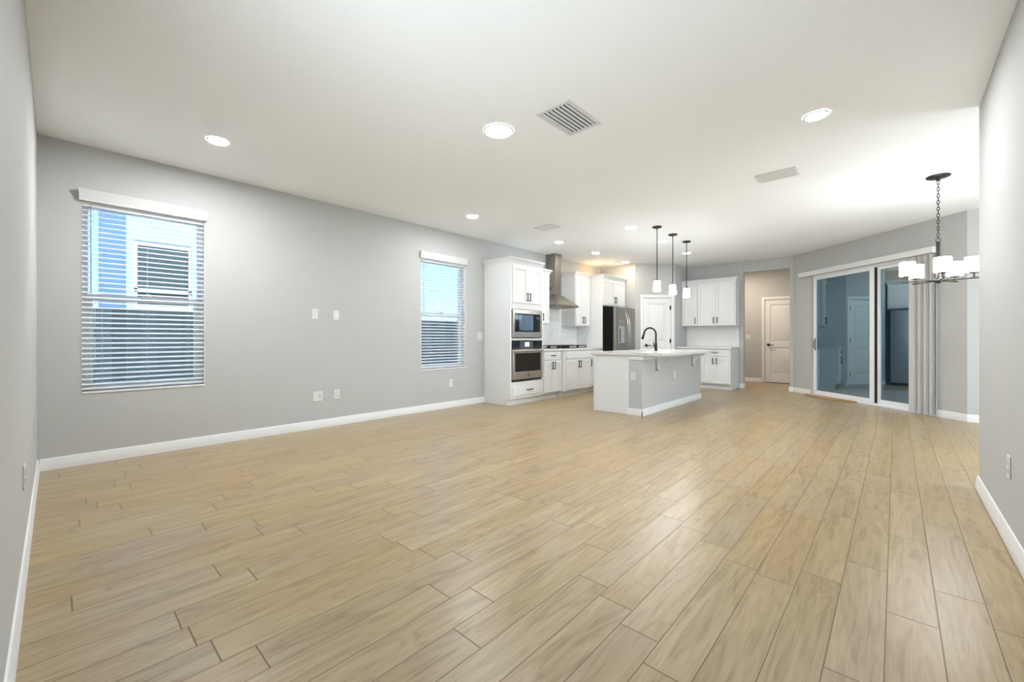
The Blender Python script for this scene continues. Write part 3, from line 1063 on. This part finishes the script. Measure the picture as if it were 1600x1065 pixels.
# ------------------------------------------------------------------ island
IX0, IX1, IY0, IY1 = 1.77, 2.54, 5.60, 7.95
KX = 2.34
isl = thing('kitchen_island', 'white and grey kitchen island standing in the middle of the kitchen', 'kitchen island', (0, 0, 0))
b = MB()
b.box(IX0, KX, IY0, IY0 + 0.02, 0, 0.838).box(IX0, KX, IY1 - 0.02, IY1, 0, 0.838)
b.box(IX0, IX0 + 0.02, IY0 + 0.02, IY1 - 0.02, 0.1, 0.838).box(IX0 + 0.05, IX0 + 0.07, IY0 + 0.02, IY1 - 0.02, 0, 0.1)
b.box(IX0 + 0.02, KX, IY0 + 0.02, IY1 - 0.02, 0.1, 0.12)
b.box(IX0 - 0.002, IX0 + 0.03, IY0 - 0.006, IY0, 0, 0.838)
b.build('cabinet_body', M_CAB, isl, 0.002)
MB().box(KX + 0.001, IX1, IY0, IY1, 0, 0.838).build('knee_wall', M_WALL, isl, 0.004)
prof = [(0.0, 0.0), (0.015, 0.0), (0.015, 0.062), (0.012, 0.068), (0.012, 0.082), (0.006, 0.095), (0.0, 0.097)]
bb = MB()
bb.prism([(KX - 0.02, IY0 - u_, z_) for u_, z_ in prof], (IX1 + 0.015 - KX + 0.02, 0, 0))
bb.prism([(IX1 + u_, IY0 - 0.015, z_) for u_, z_ in prof], (0, IY1 - IY0 + 0.03, 0))
bb.build('baseboard', M_TRIM, isl)
ap = MB()
ap.box(KX + 0.001, IX1 + 0.012, IY0 - 0.012, IY0 - 0.0005, 0.780, 0.838).box(IX1 + 0.0005, IX1 + 0.012, IY0, IY1, 0.780, 0.838)
ap.build('apron_trim', M_TRIM, isl, 0.002)
for cy in (6.06, 7.52):
    cb = MB()
    t2 = 0.022
    cb.box(IX1 + 0.0125, IX1 + 0.038, cy - t2, cy + t2, 0.615, 0.838)
    cb.box(IX1 + 0.038, IX1 + 0.22, cy - t2, cy + t2, 0.813, 0.838)
    arc = [(IX1 + 0.038, 0.645)]
    for k in range(9):
        a = k / 8 * PI / 2
        arc.append((IX1 + 0.038 + 0.150 * (1 - math.cos(a)) ** 0.9, 0.645 + 0.145 * math.sin(a)))
    arc += [(IX1 + 0.205, 0.813), (IX1 + 0.038, 0.813)]
    cb.prism([(x_, cy - t2 * 0.8, z_) for x_, z_ in arc], (0, t2 * 1.6, 0))
    cb.lathe([(0.010, -t2), (0.016, 0), (0.010, t2)], (IX1 + 0.026, cy, 0.623), 12, 'Y')
    cb.build('corbel', M_TRIM, isl)
# island top with a cut-out for the sink
CX0, CX1, CY0, CY1 = 1.74, 2.84, 5.57, 7.98
SX0, SX1, SY0, SY1 = 1.86, 2.22, 6.22, 6.92
ct = MB()
ct.box(CX0, SX0, CY0, CY1, 0.840, 0.878).box(SX1, CX1, CY0, CY1, 0.840, 0.878)
ct.box(SX0, SX1, CY0, SY0, 0.840, 0.878).box(SX0, SX1, SY1, CY1, 0.840, 0.878)
bmesh.ops.remove_doubles(ct.bm, verts=ct.bm.verts, dist=1e-5)
tag(ct.build('island_countertop', M_QUARTZ, None), 'white quartz island countertop overhanging toward the room', 'countertop')
sk = MB()
sk.box(SX0 - 0.01, SX0, SY0 - 0.01, SY1 + 0.01, 0.66, 0.839).box(SX1, SX1 + 0.01, SY0 - 0.01, SY1 + 0.01, 0.66, 0.839)
sk.box(SX0, SX1, SY0 - 0.01, SY0, 0.66, 0.839).box(SX0, SX1, SY1, SY1 + 0.01, 0.66, 0.839).box(SX0 - 0.01, SX1 + 0.01, SY0 - 0.01, SY1 + 0.01, 0.65, 0.645)
tag(sk.build('sink', M_SINK), 'stainless undermount sink sunk in the island countertop below the faucet', 'sink')
# faucet
fa = thing('faucet', 'matte black gooseneck faucet standing on the island countertop', 'faucet', (2.30, 6.60, 0.878))
MB().lathe([(0.027, 0), (0.027, 0.006), (0.022, 0.012), (0.021, 0.10), (0.017, 0.13)], (0, 0, 0), 20).build('base', M_BLACK, fa)
pts = [(0, 0, 0.10), (0, 0, 0.22), (0, 0, 0.27)]
for k in range(1, 12):
    a = PI * k / 12 * 1.04
    pts.append((-0.10 + 0.10 * math.cos(a), 0, 0.27 + 0.10 * math.sin(a)))
MB().tube(pts, [0.014] * len(pts), 12).build('spout', M_BLACK, fa)
ex, ez = pts[-1][0], pts[-1][2]
MB().tube([(ex, 0, ez), (ex - 0.008, 0, ez - 0.03), (ex - 0.026, 0, ez - 0.085), (ex - 0.030, 0, ez - 0.095)], [0.015, 0.016, 0.021, 0.019], 14).build('spray_head', M_BLACK, fa)
MB().tube([(0, 0, 0.065), (-0.008, -0.035, 0.068), (-0.014, -0.045, 0.085), (-0.022, -0.05, 0.15)], [0.013, 0.012, 0.009, 0.006], 10).build('lever', M_BLACK, fa)


# ------------------------------------------------------------------ switch and outlet plates
def plate(name, label, cat, loc, rz, style, group='white wall plates'):
    root = thing(name, label, cat, loc, rz, group)
    w = 0.115 if style in ('double', 'switch2') else 0.071
    MB().box(-w / 2, w / 2, -0.006, -0.0005, -0.058, 0.058).build('cover_plate', M_PLATE, root, 0.002)
    if style == 'outlet':
        for zz in (-0.02, 0.02):
            ob = MB().box(-0.016, 0.016, -0.0085, -0.006, zz - 0.015, zz + 0.015).build('receptacle', M_PLATE, root, 0.001)
            q = MB()
            for xx in (-0.007, 0.005):
                q.box(xx, xx + 0.002, -0.0088, -0.0085, zz - 0.003, zz + 0.008)
            q.box(-0.002, 0.002, -0.0088, -0.0085, zz - 0.011, zz - 0.007)
            q.build('slot_pattern', M_SLOT, ob)
    elif style == 'decora':
        MB().box(-0.0165, 0.0165, -0.0085, -0.006, -0.0335, 0.0335).build('insert', M_TRIM, root, 0.001)
    elif style == 'switch2':
        for xx in (-0.023, 0.023):
            MB().box(xx - 0.0165, xx + 0.0165, -0.009, -0.006, -0.0335, 0.0335).build('rocker', M_PLATE, root, 0.001)
    elif style == 'double':
        MB().box(-0.040, -0.007, -0.0085, -0.006, -0.0335, 0.0335).build('insert', M_PLATE, root, 0.001)
        o2 = MB().box(0.007, 0.040, -0.0085, -0.006, -0.0335, 0.0335).build('receptacle', M_PLATE, root, 0.001)
        MB().lathe([(0.006, -0.0095), (0.006, -0.0085)], (0.0235, 0, 0.014), 12, 'Y').lathe([(0.006, -0.0095), (0.006, -0.0085)], (0.0235, 0, -0.016), 12, 'Y').build('jacks', M_SLOT, o2)
    return root


plate('outlet_plate', 'white outlet plate high on the left wall, first of the upper pair', 'wall plate', (0, 2.202, 1.374), K90, 'outlet')
plate('blank_plate', 'bright white blank plate high on the left wall, second of the upper pair', 'wall plate', (0, 2.459, 1.368), K90, 'decora')
plate('media_plate', 'double-width white media plate with two dark jacks low on the left wall', 'wall plate', (0, 2.236, 0.384), K90, 'double')
plate('outlet_plate', 'white outlet plate low on the left wall beside the double-width plate', 'wall plate', (0, 2.467, 0.388), K90, 'outlet')
plate('outlet_plate', 'white outlet plate low on the left wall under the second window', 'wall plate', (0, 4.276, 0.382), K90, 'outlet')
plate('switch_plate', 'white double rocker switch plate between second window and oven cabinet', 'light switch', (0, 4.905, 1.120), K90, 'switch2')
plate('outlet_plate', 'white outlet plate seen edge-on on the back wall nearer the camera', 'wall plate', (2.171, 0, 0.445), R(180), 'outlet')
plate('outlet_plate', 'white outlet plate seen edge-on on the back wall by the room corner', 'wall plate', (0.583, 0, 0.43), R(180), 'outlet')
plate('outlet_plate', 'white outlet plate seen edge-on on the right-hand wall', 'wall plate', (5.57, 3.47, 0.41), R(-90), 'outlet')
plate('switch_plate', 'white switch plate on the hallway wall left of the hall door', 'light switch', (2.40, 11.85, 1.115), 0, 'switch2')
plate('outlet_plate', 'white outlet plate on the end of the grey island knee wall', 'wall plate', (2.405, 5.60, 0.555), 0, 'outlet')
plate('outlet_plate', 'white outlet plate on the long grey side of the island', 'wall plate', (2.54, 6.74, 0.50), K90, 'decora')

# ------------------------------------------------------------------ ceiling fittings
proto = None


def downlight(x, y, label, m=M_LED, r=0.066):
    root = thing('recessed_light', label, 'ceiling light', (x, y, CEIL), 0, 'recessed ceiling lights')
    MB().lathe([(r + 0.014, -0.0005), (r + 0.013, -0.006), (r, -0.010), (r, -0.006)], (0, 0, 0), 36, cap=False).build('trim_ring', M_TRIM, root)
    MB().lathe([(r, -0.003), (r, -0.0085)], (0, 0, 0), 36).build('diffuser', m, root)
    return root


downlight(0.928, 1.022, 'round lit ceiling light above the near left window')
downlight(2.791, 2.493, 'largest round lit ceiling light, in the middle of the living room ceiling', M_LEDC, 0.105)
downlight(4.694, 3.924, 'round lit ceiling light on the right side near the right-hand wall')
downlight(0.878, 3.94, 'round lit ceiling light above the second window left of the oven cabinet', M_LEDS)
downlight(0.852, 5.979, 'round lit ceiling light in front of the oven cabinet', M_LEDK)
downlight(0.829, 7.21, 'round lit ceiling light right of the hood chimney', M_LEDW)
downlight(0.805, 8.489, 'round lit ceiling light in the kitchen corner by the pantry', M_LEDW)
downlight(2.195, 5.956, 'round lit ceiling light just left of the first pendant canopy', M_LEDK)
downlight(2.183, 7.133, 'round lit ceiling light between the first and second pendant rods', M_LEDK)
downlight(2.133, 8.405, 'round lit ceiling light behind the third pendant rod', M_LEDK)


def vent(label, x0, x1, y0, y1, n, along, tilt=1, border=0.03, cov=0.4):
    root = thing('ceiling_vent', label, 'vent', ((x0 + x1) / 2, (y0 + y1) / 2, CEIL), 0, 'ceiling air vents')
    w, d = (x1 - x0) / 2, (y1 - y0) / 2
    f = MB()
    iw, id_ = w - border, d - border
    for a in ((-w, w, -d, -id_), (-w, w, id_, d), (-w, -iw, -id_, id_), (iw, w, -id_, id_)):
        f.box(*a, -0.008, -0.0005)
    f.build('frame', M_PLATE, root, 0.002)
    MB().box(-iw, iw, -id_, id_, -0.0012, -0.0006).build('duct_shade', M_DARK, root)  # flat dark sheet standing in for the shade above the louvers
    l = MB()
    for i in range(n):
        if along == 'y':
            p = 2 * iw / n
            c = -iw + p * (i + 0.5)
            l.loft([(c - tilt * p * cov, -id_, -0.003), (c - tilt * p * cov + 0.0, -id_, -0.0015), (c + tilt * p * cov, -id_, -0.011), (c + tilt * p * cov, -id_, -0.0125)],
                   [(c - tilt * p * cov, id_, -0.003), (c - tilt * p * cov + 0.0, id_, -0.0015), (c + tilt * p * cov, id_, -0.011), (c + tilt * p * cov, id_, -0.0125)])
        else:
            p = 2 * id_ / n
            c = -id_ + p * (i + 0.5)
            l.loft([(-iw, c - tilt * p * cov, -0.003), (-iw, c - tilt * p * cov, -0.0015), (-iw, c + tilt * p * cov, -0.011), (-iw, c + tilt * p * cov, -0.0125)],
                   [(iw, c - tilt * p * cov, -0.003), (iw, c - tilt * p * cov, -0.0015), (iw, c + tilt * p * cov, -0.011), (iw, c + tilt * p * cov, -0.0125)])
    l.build('louvers', M_PLATE, root, smooth=False)
    return root


vent('square white ceiling vent with dark gaps between its louvers, nearest the camera', 3.165, 3.46, 2.50, 2.945, 7, 'y', -1, 0.03, 0.17)
vent('slim white ceiling vent on the right side, toward the chandelier', 4.07, 4.42, 4.93, 5.19, 3, 'x', 1, 0.03, 0.39)
vent('small white ceiling vent close to the oven cabinet, seen almost edge-on', 1.12, 1.47, 4.95, 5.20, 4, 'x', 1)


def pendant(x, y, label):
    root = thing('pendant_light', label, 'pendant light', (x, y, CEIL), 0, 'pendant lights over the island')
    MB().lathe([(0.068, -0.0005), (0.068, -0.012), (0.060, -0.018), (0.014, -0.022), (0.010, -0.035)], (0, 0, 0), 32).build('canopy', M_BLACK, root)
    MB().tube([(0, 0, -0.022), (0, 0, -0.79)], 0.0065, 10).build('rod', M_BLACK, root)
    MB().lathe([(0.012, -0.775), (0.028, -0.785), (0.030, -0.803), (0.010, -0.806)], (0, 0, 0), 24).build('socket_cap', M_BLACK, root)
    MB().lathe([(0.034, -0.804), (0.043, -0.806), (0.046, -0.84), (0.052, -0.90), (0.054, -0.945), (0.052, -0.962), (0.048, -0.962)], (0, 0, 0), 32).build('glass_shade', M_SHADE, root)
    return root


p1 = pendant(2.512, 6.152, 'black rod pendant light with white glass shade, nearest of the island three')
dup(p1, (2.504, 6.768, CEIL), 0, 'black rod pendant light with white glass shade, middle of the island three')
dup(p1, (2.490, 7.408, CEIL), 0, 'black rod pendant light with white glass shade, farthest of the island three')

# chandelier
ch = thing('chandelier', 'five-light dark chandelier hanging on a chain in the dining nook', 'chandelier', (5.452, 6.205, CEIL))
MB().lathe([(0.093, -0.0005), (0.093, -0.010), (0.080, -0.018), (0.022, -0.022), (0.014, -0.05)], (0, 0, 0), 36).build('canopy', M_BRONZE, ch)
cm = MB()
z = -0.045
k = 0
while z > -0.645:
    pts = []
    for i in range(14):
        a = 2 * PI * i / 14
        hx_, hz_ = 0.0095 * math.cos(a), 0.021 * math.sin(a)
        pts.append((hx_, 0, z - 0.021 + hz_) if k % 2 == 0 else (0, hx_, z - 0.021 + hz_))
    cm.tube(pts, 0.0034, 6, True)
    z -= 0.0335
    k += 1
cm.tube([(0.019 * math.cos(2 * PI * i / 16), 0, z - 0.006 + 0.019 * math.sin(2 * PI * i / 16)) for i in range(16)], 0.0035, 6, True)
cm.build('chain', M_BRONZE, ch)
HZc = -1.068
MB().tube([(0, 0, z - 0.025), (0, 0, HZc)], 0.0165, 16).build('stem', M_BRONZE, ch)
MB().lathe([(0.012, HZc - 0.028), (0.030, HZc - 0.016), (0.034, HZc), (0.030, HZc + 0.014), (0.018, HZc + 0.024)], (0, 0, 0), 24).build('hub', M_BRONZE, ch)
for i in range(5):
    a = R(58 + 72 * i)
    ca, sa = math.cos(a), math.sin(a)
    A = MB()
    A.tube([(0.02 * ca, 0.02 * sa, HZc), (0.285 * ca, 0.285 * sa, HZc)], 0.0085, 10)
    A.tube([(0.248 * ca, 0.248 * sa, HZc), (0.248 * ca, 0.248 * sa, HZc + 0.05)], 0.0075, 10)
    A.lathe([(0.036, HZc + 0.046), (0.038, HZc + 0.056), (0.010, HZc + 0.057)], (0.248 * ca, 0.248 * sa, 0), 24)
    A.build('arm', M_BRONZE, ch)
    MB().lathe([(0.058, HZc + 0.057), (0.064, HZc + 0.059), (0.065, HZc + 0.10), (0.064, HZc + 0.190), (0.062, HZc + 0.200), (0.058, HZc + 0.200)],
               (0.248 * ca, 0.248 * sa, 0), 32).build('glass_shade', M_SHADE2, ch)


# ------------------------------------------------------------------ hall lamp and added glow light of the kitchen corner
def lamp(name, loc, energy, col, size, down=False):
    ld_ = bpy.data.lights.new(name, 'AREA' if down else 'POINT')
    ld_.energy = energy
    ld_.color = col
    if down:
        ld_.shape = 'DISK'
        ld_.size = size
    else:
        ld_.shadow_soft_size = size
    o = bpy.data.objects.new(name, ld_)
    C.objects.link(o)
    o.location = loc
    return o


lamp('hall_lamp', (2.3, 10.9, CEIL - 0.02), 9, (1.0, 0.84, 0.66), 0.3, True)
lamp('cabinet_top_glow', (0.28, 8.2, 2.60), 0.8, (1.0, 0.55, 0.18), 0.06)  # unseen point light added to make the orange glow on wall and ceiling

# ------------------------------------------------------------------ outside
struct('ground_outside', MB().box(-30, -0.16, -20, 30, -0.35, -0.25), M_SOIL)
hs = thing('neighbour_house', 'pale stucco neighbouring house seen through the near left window', 'house', (-3.4, 0.82, -0.25))
hw = MB()
hw.box(-6, 0, 0, 0.09, 0, 5.2).box(-6, 0, 0.80, 2.9, 0, 5.2).box(-6, 0, 0.09, 0.80, 0, 1.78).box(-6, 0, 0.09, 0.80, 2.83, 5.2).box(-6, -0.12, 0.09, 0.80, 1.78, 2.83)
hw.build('wall', M_STUCCO, hs)
wf = MB()
for a in ((0.09, 0.80, 2.76, 2.83), (0.09, 0.80, 1.78, 1.83), (0.09, 0.80, 2.04, 2.10), (0.09, 0.13, 1.83, 2.76), (0.76, 0.80, 1.83, 2.76)):
    wf.box(-0.08, -0.02, *a)
wfo = wf.build('window', M_VINYL, hs)
MB().box(-0.07, -0.06, 0.13, 0.76, 1.83, 2.76).build('pane', M_NGLASS, wfo)
fn = thing('fence', 'dark weathered fence outside below the left wall windows', 'fence', (-1.9, 0, -0.25))
fb = MB()
for i in range(64):
    yy = -1.4 + i * 0.14
    fb.box(-0.012, 0.012, yy + 0.002, yy + 0.138, 0.02, 1.70)
fb.build('boards', M_FENCE, fn)
MB().box(-0.05, -0.012, -1.4, 7.56, 0.35, 0.44).box(-0.05, -0.012, -1.4, 7.56, 1.35, 1.44).build('rails', M_FENCE, fn)
for yy in (-0.5, 1.85, 4.2, 6.55):
    MB().box(-0.10, -0.012, yy, yy + 0.09, 0, 1.74).build('post', M_FENCE, fn)

# covered lanai behind the slider
struct('floor_lanai', MB(SD).box(-1.0, 9.0, T, 9.0, -0.14, -0.02), M_PAVER)
struct('ceiling_lanai', MB().prism([(3.77, 10.26, 2.62), (5.9, 8.245, 2.62), (6.5, 8.245, 2.62), (6.5, 12.3, 2.62), (3.77, 12.3, 2.62)], (0, 0, 0.1)), M_SOFFIT)
struct('wall_lanai', MB().box(3.77, 5.95, 12.3, 12.45, -0.02, 2.72), M_STUCCO2)
struct('sun_block_roof', MB().box(8.16, 11.4, 4.0, 8.2, 2.55, 2.7), M_SOFFIT)  # unseen roof added to keep the sun out of the nook window
struct('ground_garden', MB().box(-1.0, 40, 12.5, 45, -0.3, -0.2).box(8.2, 40, -10, 12.5, -0.3, -0.2), M_SOIL)
